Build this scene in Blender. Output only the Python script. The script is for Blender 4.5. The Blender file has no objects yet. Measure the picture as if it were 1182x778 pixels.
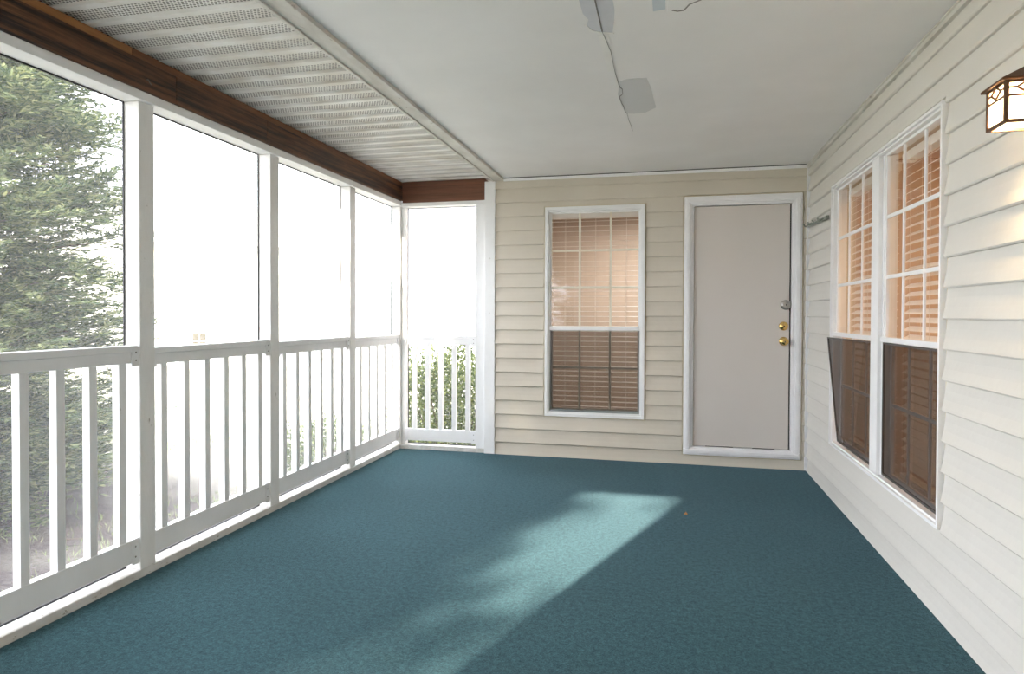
import bpy, bmesh, math, random
import numpy as np
from mathutils import Vector, Matrix

random.seed(7)
C = bpy.context.scene.collection
W = 3.505          # porch width (inner face of the right siding)
H = 2.45           # ceiling height
YE = -6.30         # end wall behind the camera
LAP0, EXPO = 0.108, 0.1247
HS = 2.464          # soffit height

# ------------------------------------------------------------------ materials
def mat(name):
    m = bpy.data.materials.new(name); m.use_nodes = True
    nt = m.node_tree; nt.nodes.clear()
    out = nt.nodes.new('ShaderNodeOutputMaterial')
    return m, nt, out
def N(nt, t, **kw):
    n = nt.nodes.new(t)
    for k, v in kw.items():
        if k in n.inputs: n.inputs[k].default_value = v
        else: setattr(n, k, v)
    return n
def rgb(c): return (c[0], c[1], c[2], 1)
def coords(nt, scale=(1, 1, 1), rot=(0, 0, 0)):
    tc = N(nt, 'ShaderNodeTexCoord'); mp = N(nt, 'ShaderNodeMapping')
    mp.inputs['Scale'].default_value = scale; mp.inputs['Rotation'].default_value = rot
    nt.links.new(tc.outputs['Object'], mp.inputs['Vector'])
    return mp.outputs['Vector']
def paint(name, c1, c2, rough=0.55, nscale=6, stretch=(1, 1, 1), bump=0.0, bscale=60, metallic=0, lo=0.35, hi=0.7, spec=0.4, spots=None):
    m, nt, out = mat(name)
    v = coords(nt, stretch)
    no = N(nt, 'ShaderNodeTexNoise', Scale=nscale, Detail=5.0, Roughness=0.6)
    nt.links.new(v, no.inputs['Vector'])
    cr = N(nt, 'ShaderNodeValToRGB')
    cr.color_ramp.elements[0].position = lo; cr.color_ramp.elements[0].color = rgb(c2)
    cr.color_ramp.elements[1].position = hi; cr.color_ramp.elements[1].color = rgb(c1)
    nt.links.new(no.outputs['Fac'], cr.inputs['Fac'])
    col = cr.outputs['Color']
    b = N(nt, 'ShaderNodeBsdfPrincipled', Roughness=rough, Metallic=metallic)
    b.inputs['Specular IOR Level'].default_value = spec
    if spots:
        sc, th, c3 = spots
        n3 = N(nt, 'ShaderNodeTexNoise', Scale=sc, Detail=3.0, Roughness=0.7)
        nt.links.new(v, n3.inputs['Vector'])
        mr = N(nt, 'ShaderNodeMapRange'); mr.inputs['From Min'].default_value = th; mr.inputs['From Max'].default_value = th + .05
        nt.links.new(n3.outputs['Fac'], mr.inputs['Value'])
        mx = N(nt, 'ShaderNodeMix', data_type='RGBA'); mx.inputs[7].default_value = rgb(c3)
        nt.links.new(mr.outputs['Result'], mx.inputs[0]); nt.links.new(col, mx.inputs[6]); col = mx.outputs[2]
    nt.links.new(col, b.inputs['Base Color'])
    if bump:
        n2 = N(nt, 'ShaderNodeTexNoise', Scale=bscale, Detail=4.0)
        nt.links.new(v, n2.inputs['Vector'])
        bp = N(nt, 'ShaderNodeBump', Strength=bump, Distance=0.01)
        nt.links.new(n2.outputs['Fac'], bp.inputs['Height']); nt.links.new(bp.outputs['Normal'], b.inputs['Normal'])
    nt.links.new(b.outputs['BSDF'], out.inputs['Surface'])
    return m

M = {}
M['white'] = paint('painted white wood', (.93, .93, .935), (.88, .88, .885), .5, 5, (1, 1, .3), .15, 40, spots=(60, .72, (.55, .52, .48)))
M['sill'] = paint('scuffed white sill paint', (.86, .86, .85), (.60, .58, .54), .5, 9, (1, .5, 1), .2, 50, spots=(40, .64, (.42, .38, .32)))
M['post'] = paint('weathered white post paint', (.93, .92, .91), (.84, .83, .81), .55, 7, (1, 1, .25), .3, 60, spots=(50, .70, (.5, .47, .43)))
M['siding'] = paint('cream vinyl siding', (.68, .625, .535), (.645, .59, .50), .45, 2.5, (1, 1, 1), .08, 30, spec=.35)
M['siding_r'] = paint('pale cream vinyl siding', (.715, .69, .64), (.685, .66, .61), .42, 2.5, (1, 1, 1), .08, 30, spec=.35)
M['core'] = paint('beige channel', (.70, .62, .48), (.60, .53, .40), .6)
M['vinyl'] = paint('white window vinyl', (.90, .90, .90), (.85, .85, .85), .4, 8)
M['casing'] = paint('white door casing paint', (.92, .91, .92), (.86, .85, .86), .4, 5, spots=(35, .72, (.6, .58, .55)))
M['muntin'] = paint('cream muntin', (.82, .78, .66), (.76, .72, .6), .5)
M['ceiling'] = paint('painted gypsum ceiling', (.88, .87, .865), (.82, .81, .805), .6, 1.4, (1, 1, 1), .10, 3)
M['tape'] = paint('bare joint tape', (.67, .68, .72), (.62, .63, .67), .6, 12)
M['patch'] = paint('grey skim patch', (.68, .685, .69), (.65, .655, .66), .65, 5)
M['paint_pale'] = paint('pale ceiling paint edge', (.88, .87, .85), (.82, .81, .79), .6, 12)
M['bluepatch'] = paint('bluish primer', (.55, .62, .68), (.60, .65, .69), .6, 8)
M['dark'] = paint('dark crack', (.05, .048, .045), (.03, .03, .03), .8)
M['crack'] = paint('hairline crack shadow line', (.30, .29, .28), (.22, .21, .20), .8)
M['black'] = paint('black spline rubber', (.02, .02, .025), (.015, .015, .018), .5)
M['seam'] = paint('weathered trim board', (.74, .72, .68), (.56, .53, .48), .6, 9, (1, .4, 1), .3, 50, spots=(30, .66, (.45, .41, .36)))
M['door'] = paint('door slab paint', (.71, .655, .61), (.69, .635, .59), .38, 1.3, spec=.45)
M['beam'] = paint('dark stained beam wood', (.17, .072, .032), (.022, .011, .008), .42, 5.5, (3, .35, 8), .6, 9, lo=.40, hi=.62)
M['beam2'] = paint('reddish stained beam wood', (.24, .10, .058), (.13, .055, .032), .5, 3.0, (.5, 3, 7), .3, 12)
M['strip'] = paint('orange brown wood strip', (.42, .19, .07), (.24, .10, .035), .5, 4, (3, .4, 6), .3, 14)
M['strip2'] = paint('brown wood strip', (.27, .12, .055), (.11, .045, .022), .5, 4, (3, .4, 6), .3, 14)
M['brass'] = paint('polished brass', (.78, .55, .22), (.68, .46, .16), .22, 8, metallic=1)
M['nickel'] = paint('satin nickel', (.55, .53, .51), (.42, .41, .40), .28, 8, metallic=1)
M['bronze'] = paint('oil rubbed bronze', (.16, .075, .035), (.10, .046, .022), .4, 20, metallic=.5)
M['plate'] = paint('white bracket metal', (.93, .93, .94), (.88, .88, .89), .35, 12)
M['screw'] = paint('screw head', (.22, .20, .18), (.15, .14, .13), .5, metallic=.6)
M['verdigris'] = paint('tarnished grey green metal', (.42, .45, .40), (.20, .22, .19), .5, 40, metallic=.4)
M['knob_pale'] = paint('pale knob', (.72, .70, .64), (.55, .53, .48), .4, 30)
M['room'] = paint('tan interior wall paint', (.50, .41, .34), (.46, .38, .31), .8, 2)
M['room_warm'] = paint('warm interior wall paint', (.66, .53, .40), (.62, .49, .37), .8, 2)
M['blind'] = paint('white blind slat', (.86, .83, .79), (.82, .79, .75), .5, 6)
M['bark'] = paint('brown bark', (.16, .11, .075), (.07, .05, .035), .9, 8, (3, 3, .6), .8, 30)
M['mesh_edge'] = paint('dark screen frame', (.09, .085, .085), (.06, .06, .06), .5)
M['house'] = paint('far pale house siding', (.88, .86, .80), (.85, .83, .77), .7, 1, (.1, .1, 6))
M['houseroof'] = paint('far grey shingles', (.62, .60, .58), (.54, .52, .50), .9, 3)
M['farglass'] = paint('far window glass', (.10, .09, .06), (.07, .06, .05), .2, 3)
M['leaf_dry'] = paint('dry leaf', (.55, .27, .10), (.38, .17, .06), .7, 60)
M['lint'] = paint('white lint', (.8, .8, .78), (.7, .7, .68), .8)
M['concrete'] = paint('concrete slab edge', (.45, .44, .42), (.33, .32, .30), .9, 5)

def make_glass(name, ior, tint=(.96, .97, .96)):
    m, nt, out = mat(name)
    fr = N(nt, 'ShaderNodeFresnel', IOR=ior)
    tr = N(nt, 'ShaderNodeBsdfTransparent', Color=rgb(tint)); gl = N(nt, 'ShaderNodeBsdfGlossy', Color=(1, 1, 1, 1), Roughness=0.015)
    mx = N(nt, 'ShaderNodeMixShader')
    nt.links.new(fr.outputs[0], mx.inputs[0]); nt.links.new(tr.outputs[0], mx.inputs[1]); nt.links.new(gl.outputs[0], mx.inputs[2])
    nt.links.new(mx.outputs[0], out.inputs['Surface'])
    return m
M['glass'] = make_glass('window pane glass', 1.62)

def make_screen(name, col, cover, grazing):
    # woven insect screen: an even fraction of the surface is wire, more of it at grazing angles
    m, nt, out = mat(name)
    lw = N(nt, 'ShaderNodeLayerWeight', Blend=0.5)
    mr = N(nt, 'ShaderNodeMapRange'); mr.inputs['From Min'].default_value = 0.0; mr.inputs['From Max'].default_value = 1.0
    mr.inputs['To Min'].default_value = cover; mr.inputs['To Max'].default_value = grazing
    nt.links.new(lw.outputs['Facing'], mr.inputs['Value'])
    tr = N(nt, 'ShaderNodeBsdfTransparent')
    df = N(nt, 'ShaderNodeBsdfDiffuse', Color=rgb(col)); tl = N(nt, 'ShaderNodeBsdfTranslucent', Color=rgb(col))
    a = N(nt, 'ShaderNodeMixShader', Fac=.5); nt.links.new(df.outputs[0], a.inputs[1]); nt.links.new(tl.outputs[0], a.inputs[2])
    mx = N(nt, 'ShaderNodeMixShader')
    nt.links.new(mr.outputs['Result'], mx.inputs[0]); nt.links.new(tr.outputs[0], mx.inputs[1]); nt.links.new(a.outputs[0], mx.inputs[2])
    nt.links.new(mx.outputs[0], out.inputs['Surface'])
    return m
M['screen'] = make_screen('porch insect screen', (.50, .51, .52), .06, .42)
M['wscreen'] = make_screen('dark window screen', (.075, .065, .060), .60, .90)

def make_carpet():
    m, nt, out = mat('teal carpet')
    v = coords(nt)
    n1 = N(nt, 'ShaderNodeTexNoise', Scale=130.0, Detail=5.0, Roughness=.9); nt.links.new(v, n1.inputs['Vector'])
    n2 = N(nt, 'ShaderNodeTexNoise', Scale=1.2, Detail=3.0); nt.links.new(v, n2.inputs['Vector'])
    n4 = N(nt, 'ShaderNodeTexNoise', Scale=45.0, Detail=2.0, Roughness=.6); nt.links.new(v, n4.inputs['Vector'])
    cr = N(nt, 'ShaderNodeValToRGB')
    cr.color_ramp.elements[0].position = .40; cr.color_ramp.elements[0].color = (.004, .022, .025, 1)
    cr.color_ramp.elements[1].position = .62; cr.color_ramp.elements[1].color = (.052, .134, .152, 1)
    ad = N(nt, 'ShaderNodeMath', operation='MULTIPLY_ADD'); ad.inputs[1].default_value = .75
    nt.links.new(n1.outputs['Fac'], ad.inputs[0])
    sc = N(nt, 'ShaderNodeMath', operation='MULTIPLY'); sc.inputs[1].default_value = .25
    nt.links.new(n4.outputs['Fac'], sc.inputs[0]); nt.links.new(sc.outputs[0], ad.inputs[2])
    nt.links.new(ad.outputs[0], cr.inputs['Fac'])
    mx = N(nt, 'ShaderNodeMix', data_type='RGBA', blend_type='MULTIPLY'); mx.inputs[0].default_value = .35
    cr2 = N(nt, 'ShaderNodeValToRGB'); cr2.color_ramp.elements[0].position = .35; cr2.color_ramp.elements[0].color = (.65, .68, .66, 1)
    cr2.color_ramp.elements[1].position = .65; cr2.color_ramp.elements[1].color = (1, 1, 1, 1)
    nt.links.new(n2.outputs['Fac'], cr2.inputs['Fac'])
    nt.links.new(cr.outputs['Color'], mx.inputs[6]); nt.links.new(cr2.outputs['Color'], mx.inputs[7])
    b = N(nt, 'ShaderNodeBsdfPrincipled', Roughness=.95)
    b.inputs['Specular IOR Level'].default_value = .1
    b.inputs['Sheen Weight'].default_value = .20; b.inputs['Sheen Roughness'].default_value = .5
    b.inputs['Sheen Tint'].default_value = (.5, .75, .95, 1)
    nt.links.new(mx.outputs[2], b.inputs['Base Color'])
    bp = N(nt, 'ShaderNodeBump', Strength=.6, Distance=.004)
    nt.links.new(n1.outputs['Fac'], bp.inputs['Height']); nt.links.new(bp.outputs['Normal'], b.inputs['Normal'])
    nt.links.new(b.outputs['BSDF'], out.inputs['Surface'])
    return m
M['carpet'] = make_carpet()

def make_soffit():
    # white vinyl with staggered rows of small punched holes on the recessed bands
    m, nt, out = mat('perforated soffit vinyl')
    tc = N(nt, 'ShaderNodeTexCoord'); sp = N(nt, 'ShaderNodeSeparateXYZ'); nt.links.new(tc.outputs['Object'], sp.inputs[0])
    def mth(op, a, b=None, c=None):
        n = N(nt, 'ShaderNodeMath', operation=op)
        for i, q in enumerate((a, b, c)):
            if q is None: continue
            if isinstance(q, (int, float)): n.inputs[i].default_value = q
            else: nt.links.new(q, n.inputs[i])
        return n.outputs[0]
    p = .016
    vx = mth('DIVIDE', sp.outputs['X'], p); vy = mth('DIVIDE', sp.outputs['Y'], p * 0.9)
    row = mth('FLOOR', vy); odd = mth('MODULO', mth('ADD', row, 1000.0), 2.0)
    fx = mth('SUBTRACT', mth('FRACT', mth('ADD', vx, mth('MULTIPLY', odd, .5))), .5)
    fy = mth('SUBTRACT', mth('FRACT', vy), .5)
    r = mth('SQRT', mth('ADD', mth('MULTIPLY', fx, fx), mth('MULTIPLY', fy, fy)))
    hole = mth('LESS_THAN', r, .34)
    # punched only on the bands between the ribs: 0.1443 m pitch, rib 0.046 m wide
    t = mth('FRACT', mth('DIVIDE', mth('ADD', sp.outputs['Y'], 3.524 + .1443 * 40), .1443))
    band = mth('MULTIPLY', mth('GREATER_THAN', t, .36), mth('LESS_THAN', t, .96))
    fac = mth('MULTIPLY', hole, band)
    no = N(nt, 'ShaderNodeTexNoise', Scale=5.0, Detail=4.0); nt.links.new(tc.outputs['Object'], no.inputs['Vector'])
    cr = N(nt, 'ShaderNodeValToRGB')
    cr.color_ramp.elements[0].position = .3; cr.color_ramp.elements[0].color = (.62, .58, .51, 1)
    cr.color_ramp.elements[1].position = .6; cr.color_ramp.elements[1].color = (.80, .79, .76, 1)
    nt.links.new(no.outputs['Fac'], cr.inputs['Fac'])
    mx = N(nt, 'ShaderNodeMix', data_type='RGBA'); mx.inputs[7].default_value = (.06, .045, .035, 1)
    nt.links.new(fac, mx.inputs[0]); nt.links.new(cr.outputs['Color'], mx.inputs[6])
    b = N(nt, 'ShaderNodeBsdfPrincipled', Roughness=.45)
    nt.links.new(mx.outputs[2], b.inputs['Base Color'])
    nt.links.new(b.outputs['BSDF'], out.inputs['Surface'])
    return m
M['soffit'] = make_soffit()

def make_foliage(name, cols, transl=.35):
    m, nt, out = mat(name)
    g = N(nt, 'ShaderNodeNewGeometry')
    no = N(nt, 'ShaderNodeTexNoise', Scale=2.2, Detail=3.0); v = coords(nt); nt.links.new(v, no.inputs['Vector'])
    ad = N(nt, 'ShaderNodeMath', operation='MULTIPLY_ADD'); ad.inputs[1].default_value = .55
    nt.links.new(g.outputs['Random Per Island'], ad.inputs[0])
    sb = N(nt, 'ShaderNodeMath', operation='MULTIPLY'); sb.inputs[1].default_value = .5
    nt.links.new(no.outputs['Fac'], sb.inputs[0]); nt.links.new(sb.outputs[0], ad.inputs[2])
    cr = N(nt, 'ShaderNodeValToRGB')
    e = cr.color_ramp.elements
    e[0].position = .1; e[0].color = rgb(cols[0]); e[1].position = .9; e[1].color = rgb(cols[-1])
    for i, c in enumerate(cols[1:-1]):
        q = e.new(.1 + .8 * (i + 1) / (len(cols) - 1)); q.color = rgb(c)
    nt.links.new(ad.outputs[0], cr.inputs['Fac'])
    df = N(nt, 'ShaderNodeBsdfDiffuse'); tl = N(nt, 'ShaderNodeBsdfTranslucent')
    nt.links.new(cr.outputs['Color'], df.inputs['Color']); nt.links.new(cr.outputs['Color'], tl.inputs['Color'])
    mx = N(nt, 'ShaderNodeMixShader', Fac=transl)
    nt.links.new(df.outputs[0], mx.inputs[1]); nt.links.new(tl.outputs[0], mx.inputs[2])
    nt.links.new(mx.outputs[0], out.inputs['Surface'])
    return m
M['conifer'] = make_foliage('conifer sprays', [(.028, .048, .030), (.075, .110, .062), (.19, .23, .115), (.42, .43, .22)])
M['shrub'] = make_foliage('shrub leaves', [(.02, .035, .015), (.07, .10, .04), (.16, .20, .08), (.34, .36, .15)])
M['grass'] = make_foliage('grass blades', [(.14, .20, .08), (.24, .30, .14), (.34, .36, .20)])

def make_ground():
    m, nt, out = mat('lawn and mulch')
    v = coords(nt)
    n1 = N(nt, 'ShaderNodeTexNoise', Scale=.7, Detail=4.0); nt.links.new(v, n1.inputs['Vector'])
    n2 = N(nt, 'ShaderNodeTexNoise', Scale=22.0, Detail=6.0, Roughness=.8); nt.links.new(v, n2.inputs['Vector'])
    tc = N(nt, 'ShaderNodeTexCoord')
    # mulch bed around the tree base at (-5.1, -0.2)
    ds = N(nt, 'ShaderNodeVectorMath', operation='DISTANCE'); ds.inputs[1].default_value = (-4.6, -.9, -.95)
    nt.links.new(tc.outputs['Object'], ds.inputs[0])
    mr = N(nt, 'ShaderNodeMapRange'); mr.inputs['From Min'].default_value = 2.4; mr.inputs['From Max'].default_value = 3.6
    mr.inputs['To Min'].default_value = 0.0; mr.inputs['To Max'].default_value = 1.0
    nt.links.new(ds.outputs['Value'], mr.inputs['Value'])
    ad = N(nt, 'ShaderNodeMath', operation='ADD'); nt.links.new(mr.outputs['Result'], ad.inputs[0])
    sb = N(nt, 'ShaderNodeMath', operation='MULTIPLY_ADD'); sb.inputs[1].default_value = 1.6; sb.inputs[2].default_value = -.8
    nt.links.new(n1.outputs['Fac'], sb.inputs[0]); nt.links.new(sb.outputs[0], ad.inputs[1]); ad.use_clamp = True
    mul = N(nt, 'ShaderNodeValToRGB'); mul.color_ramp.elements[0].position = .35; mul.color_ramp.elements[0].color = (.035, .028, .028, 1)
    mul.color_ramp.elements[1].position = .68; mul.color_ramp.elements[1].color = (.17, .14, .135, 1)
    gra = N(nt, 'ShaderNodeValToRGB'); gra.color_ramp.elements[0].position = .35; gra.color_ramp.elements[0].color = (.42, .42, .32, 1)
    gra.color_ramp.elements[1].position = .68; gra.color_ramp.elements[1].color = (.66, .62, .54, 1)
    nt.links.new(n2.outputs['Fac'], mul.inputs['Fac']); nt.links.new(n2.outputs['Fac'], gra.inputs['Fac'])
    mx = N(nt, 'ShaderNodeMix', data_type='RGBA')
    nt.links.new(ad.outputs[0], mx.inputs[0]); nt.links.new(mul.outputs['Color'], mx.inputs[6]); nt.links.new(gra.outputs['Color'], mx.inputs[7])
    b = N(nt, 'ShaderNodeBsdfPrincipled', Roughness=1.0); b.inputs['Specular IOR Level'].default_value = .1
    nt.links.new(mx.outputs[2], b.inputs['Base Color'])
    bp = N(nt, 'ShaderNodeBump', Strength=1.0, Distance=.05)
    nt.links.new(n2.outputs['Fac'], bp.inputs['Height']); nt.links.new(bp.outputs['Normal'], b.inputs['Normal'])
    nt.links.new(b.outputs['BSDF'], out.inputs['Surface'])
    return m
M['ground'] = make_ground()

def make_emit(name, c, s):
    m, nt, out = mat(name)
    e = N(nt, 'ShaderNodeEmission', Color=rgb(c), Strength=s)
    nt.links.new(e.outputs[0], out.inputs['Surface'])
    return m
M['bulb'] = make_emit('glowing bulb', (1, .72, .40), 170)
def make_lampglass():
    m, nt, out = mat('lit frosted lantern glass')
    tl = N(nt, 'ShaderNodeBsdfTranslucent', Color=(1, .93, .8, 1)); df = N(nt, 'ShaderNodeBsdfDiffuse', Color=(.9, .85, .75, 1))
    em = N(nt, 'ShaderNodeEmission', Color=(1, .80, .55, 1), Strength=.8)
    a = N(nt, 'ShaderNodeMixShader', Fac=.7); nt.links.new(df.outputs[0], a.inputs[1]); nt.links.new(tl.outputs[0], a.inputs[2])
    s = N(nt, 'ShaderNodeAddShader'); nt.links.new(a.outputs[0], s.inputs[0]); nt.links.new(em.outputs[0], s.inputs[1])
    nt.links.new(s.outputs[0], out.inputs['Surface'])
    return m
M['lampglass'] = make_lampglass()

# ------------------------------------------------------------------ mesh helper
class MB:
    def __init__(s): s.v = []; s.f = []; s.mi = []; s.k = 0
    def add(s, vs, fs):
        o = len(s.v); s.v += [tuple(p) for p in vs]
        for f in fs: s.f.append(tuple(o + i for i in f)); s.mi.append(s.k)
        return s
    def box(s, x0, x1, y0, y1, z0, z1, T=None):
        x0, x1 = min(x0, x1), max(x0, x1); y0, y1 = min(y0, y1), max(y0, y1); z0, z1 = min(z0, z1), max(z0, z1)
        P = [(x0,y0,z0),(x1,y0,z0),(x1,y1,z0),(x0,y1,z0),(x0,y0,z1),(x1,y0,z1),(x1,y1,z1),(x0,y1,z1)]
        if T: P = [T(*p) for p in P]
        return s.add(P, [(0,3,2,1),(4,5,6,7),(0,1,5,4),(1,2,6,5),(2,3,7,6),(3,0,4,7)])
    def hexa(s, P):
        return s.add(P, [(0,3,2,1),(4,5,6,7),(0,1,5,4),(1,2,6,5),(2,3,7,6),(3,0,4,7)])
    def rod(s, a, b, r, n=10, r2=None):
        a = Vector(a); b = Vector(b); d = (b - a).normalized(); r2 = r if r2 is None else r2
        t = d.orthogonal().normalized(); u = d.cross(t)
        vs = []
        for c, rr in ((a, r), (b, r2)):
            for i in range(n):
                an = 2 * math.pi * i / n; vs.append(c + t * rr * math.cos(an) + u * rr * math.sin(an))
        fs = [(i, (i + 1) % n, n + (i + 1) % n, n + i) for i in range(n)]
        fs += [tuple(reversed(range(n))), tuple(range(n, 2 * n))]
        return s.add(vs, fs)
    def lathe(s, prof, n=24, T=None):
        vs = []; 
        for r, h in prof:
            for i in range(n):
                a = 2 * math.pi * i / n; p = (r * math.cos(a), r * math.sin(a), h)
                vs.append(T(*p) if T else p)
        fs = []
        for j in range(len(prof) - 1):
            for i in range(n):
                k = (i + 1) % n; fs.append((j*n+i, j*n+k, (j+1)*n+k, (j+1)*n+i))
        fs += [tuple(reversed(range(n))), tuple(range((len(prof)-1)*n, len(prof)*n))]
        return s.add(vs, fs)
    def prism(s, poly, z0, z1, T=None):
        n = len(poly)
        vs = [(x, y, z0) for x, y in poly] + [(x, y, z1) for x, y in poly]
        if T: vs = [T(*p) for p in vs]
        return s.add(vs, [tuple(reversed(range(n))), tuple(range(n, 2*n))] + [(i, (i+1)%n, n+(i+1)%n, n+i) for i in range(n)])
    def build(s, name, m, parent=None, bevel=0, smooth=False, recalc=True, origin=None):
        me = bpy.data.meshes.new(name)
        vs = s.v
        if origin is not None:
            ox, oy, oz = origin; vs = [(a-ox, b-oy, c-oz) for a, b, c in vs]
        me.from_pydata(vs, [], s.f)
        ms = m if isinstance(m, (list, tuple)) else [m]
        for x in ms: me.materials.append(x)
        for p, i in zip(me.polygons, s.mi): p.material_index = i
        if recalc:
            bm = bmesh.new(); bm.from_mesh(me); bmesh.ops.recalc_face_normals(bm, faces=bm.faces); bm.to_mesh(me); bm.free()
        if smooth:
            for p in me.polygons: p.use_smooth = True
        o = bpy.data.objects.new(name, me); C.objects.link(o)
        if origin is not None: o.location = origin
        if bevel:
            b = o.modifiers.new('bevel', 'BEVEL'); b.width = bevel; b.segments = 2; b.limit_method = 'ANGLE'; b.angle_limit = math.radians(40)
            b.harden_normals = False
        if parent is not None:
            o.parent = parent
            if origin is None: pass
            o.matrix_parent_inverse = Matrix.Translation(-Vector(parent_world(parent)))
        return o
def parent_world(p):
    v = Vector(p.location)
    if p.parent: v = Vector(p.location)   # all parents here carry pure translations in world terms
    return v
def empty(name, loc):
    o = bpy.data.objects.new(name, None); C.objects.link(o); o.location = loc; o.empty_display_size = .1
    return o
def tag(o, label, cat, group=None):
    o['label'] = label; o['category'] = cat
    if group: o['group'] = group
    return o
def struct(o, label=None, cat=None):
    o['kind'] = 'structure'
    if label: o['label'] = label
    if cat: o['category'] = cat
    return o

# ------------------------------------------------------------------ siding walls
TP = [0, .05, .12, .4, .7, 1]
DP = [.0140, .0185, .0170, .0100, .0045, .001]
def dprof(t):
    for i in range(len(TP) - 1):
        if t <= TP[i+1] + 1e-9:
            q = (t - TP[i]) / (TP[i+1] - TP[i]); return DP[i] + q * (DP[i+1] - DP[i])
    return DP[-1]
def siding(mb, T, s0, s1, z0, z1, openings, rnd):
    """T(s,z,d)->world. openings: (sa,sb,za,zb)"""
    k = math.floor((z0 - LAP0) / EXPO)
    while LAP0 + k * EXPO < z1:
        a = LAP0 + k * EXPO; b = a + EXPO
        ca, cb = max(a, z0), min(b, z1)
        cuts = sorted(set([ca, cb] + [z for o in openings for z in (o[2], o[3]) if ca < z < cb]))
        for za, zb in zip(cuts, cuts[1:]):
            if zb - za < .002: continue
            mid = (za + zb) / 2
            segs = [(s0, s1)]
            for o in openings:
                if o[2] < mid < o[3]:
                    ns = []
                    for p, q in segs:
                        if o[1] <= p or o[0] >= q: ns.append((p, q)); continue
                        if p < o[0]: ns.append((p, o[0]))
                        if q > o[1]: ns.append((o[1], q))
                    segs = ns
            zs = [za] + [a + t * EXPO for t in TP if za < a + t * EXPO < zb] + [zb]
            for p, q in segs:
                n = max(1, int((q - p) / .5)); ss = [p + (q - p) * i / n for i in range(n + 1)]
                prof = [(z, dprof((z - a) / EXPO)) for z in zs]
                # under-lip and closed back
                loop = [(za, .0)] + prof + [(zb, .0)]
                vs = []; m = len(loop)
                for s in ss:
                    w = rnd.uniform(-.0008, .0008)
                    for z, d in loop: vs.append(T(s, z, d + (w if d > 0 else 0)))
                fs = []
                for i in range(n):
                    for j in range(m - 1):
                        fs.append((i*m+j, i*m+j+1, (i+1)*m+j+1, (i+1)*m+j))
                fs.append(tuple(range(m))); fs.append(tuple(n*m + j for j in reversed(range(m))))
                mb.add(vs, fs)
        k += 1
def core(mb, T, s0, s1, z0, z1, openings, th=.12):
    """plain wall body behind the siding, cut around the openings"""
    ss = sorted(set([s0, s1] + [v for o in openings for v in o[:2]])); zs = sorted(set([z0, z1] + [v for o in openings for v in o[2:]]))
    for a, b in zip(ss, ss[1:]):
        for c, d in zip(zs, zs[1:]):
            m = ((a+b)/2, (c+d)/2)
            if any(o[0] < m[0] < o[1] and o[2] < m[1] < o[3] for o in openings): continue
            mb.add([T(*p) for p in [(a,c,-th),(b,c,-th),(b,d,-th),(a,d,-th),(a,c,0),(b,c,0),(b,d,0),(a,d,0)]],
                   [(0,3,2,1),(4,5,6,7),(0,1,5,4),(1,2,6,5),(2,3,7,6),(3,0,4,7)])
TB = lambda s, z, d: (s, -d, z)                 # back wall, d towards the room
TR = lambda s, z, d: (W - d, -s, z)             # right wall, s = -Y
TE = lambda s, z, d: (s, YE + d, z)             # end wall behind the camera
rnd = random.Random(3)

WB = (1.361, 2.216, .359, 2.177)                # back window outer frame
DO = (2.536, 3.449, .084, 2.224)                # door casing outer
WR = (.806, 2.652, .368, 2.120)                 # right window (s = -Y)
def grow(o, g): return (o[0]-g, o[1]+g, o[2]-g, o[3]+g)
def wall(name, T, s0, s1, ops, hole, msid, label):
    mb = MB(); siding(mb, T, s0, s1, 0, H, [grow(o, .012) for o in ops], rnd)
    mb.k = 1; core(mb, T, s0, s1, -.15, H + .05, hole)
    return struct(mb.build(name, [msid, M['core']]), label, 'wall')
hb = [(WB[0]+.02, WB[1]-.02, WB[2]+.02, WB[3]-.02), (DO[0]+.03, DO[1]-.03, DO[2]+.03, DO[3]-.03)]
wall('wall_back', TB, .909, W, [WB, DO], hb, M['siding'], 'cream lap-sided back wall holding the window and door')
hr = [(WR[0]+.02, WR[1]-.02, WR[2]+.02, WR[3]-.02)]
wall('wall_right', TR, 0, -YE, [WR], hr, M['siding_r'], 'cream lap-sided long wall with the double window and lantern')
wall('wall_front', TE, .909, W, [(1.80, 2.70, .084, 2.19)], [(1.84, 2.66, .12, 2.15)], M['siding_r'], 'cream lap-sided end wall behind the viewer')

# ------------------------------------------------------------------ floor, ceiling
mb = MB(); mb.box(0, W, YE, 0, -.02, 0)
mb.k = 1; mb.box(-.10, W + .12, YE - .1, .1, -.22, -.021)
fl = struct(mb.build('floor', [M['carpet'], M['concrete']]), 'worn teal green carpet covering the porch floor', 'floor')
mb = MB(); mb.box(.90, W + .12, YE - .1, .12, H, H + .06)
ceil = struct(mb.build('ceiling', M['ceiling']), 'patched grey-white painted ceiling', 'ceiling')
# soffit with ribs
mb = MB(); P = .1443; y = -3.524 - P * 20
prof = []
while y < .12:
    prof += [(y + .000, HS), (y + .006, HS - .010), (y + .040, HS - .010), (y + .048, HS)]
    y += P
prof = [(max(min(a, .12), YE - .1), b) for a, b in prof]
vs = []; xs = (-.12, .886)
for a, b in prof:
    for x in xs: vs.append((x, a, b))
n0 = len(vs)
for a, b in prof:
    for x in xs: vs.append((x, a, HS + .02))
fs = []
n = len(prof)
for i in range(n - 1):
    if prof[i+1][0] - prof[i][0] < 1e-6: continue
    fs.append((2*i, 2*i+1, 2*i+3, 2*i+2)); fs.append((n0+2*i, n0+2*i+2, n0+2*i+3, n0+2*i+1))
mb.add(vs, fs)
struct(mb.build('ceiling_soffit', M['soffit'], recalc=False), 'ribbed perforated white vinyl soffit along the railing side', 'ceiling')
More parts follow.
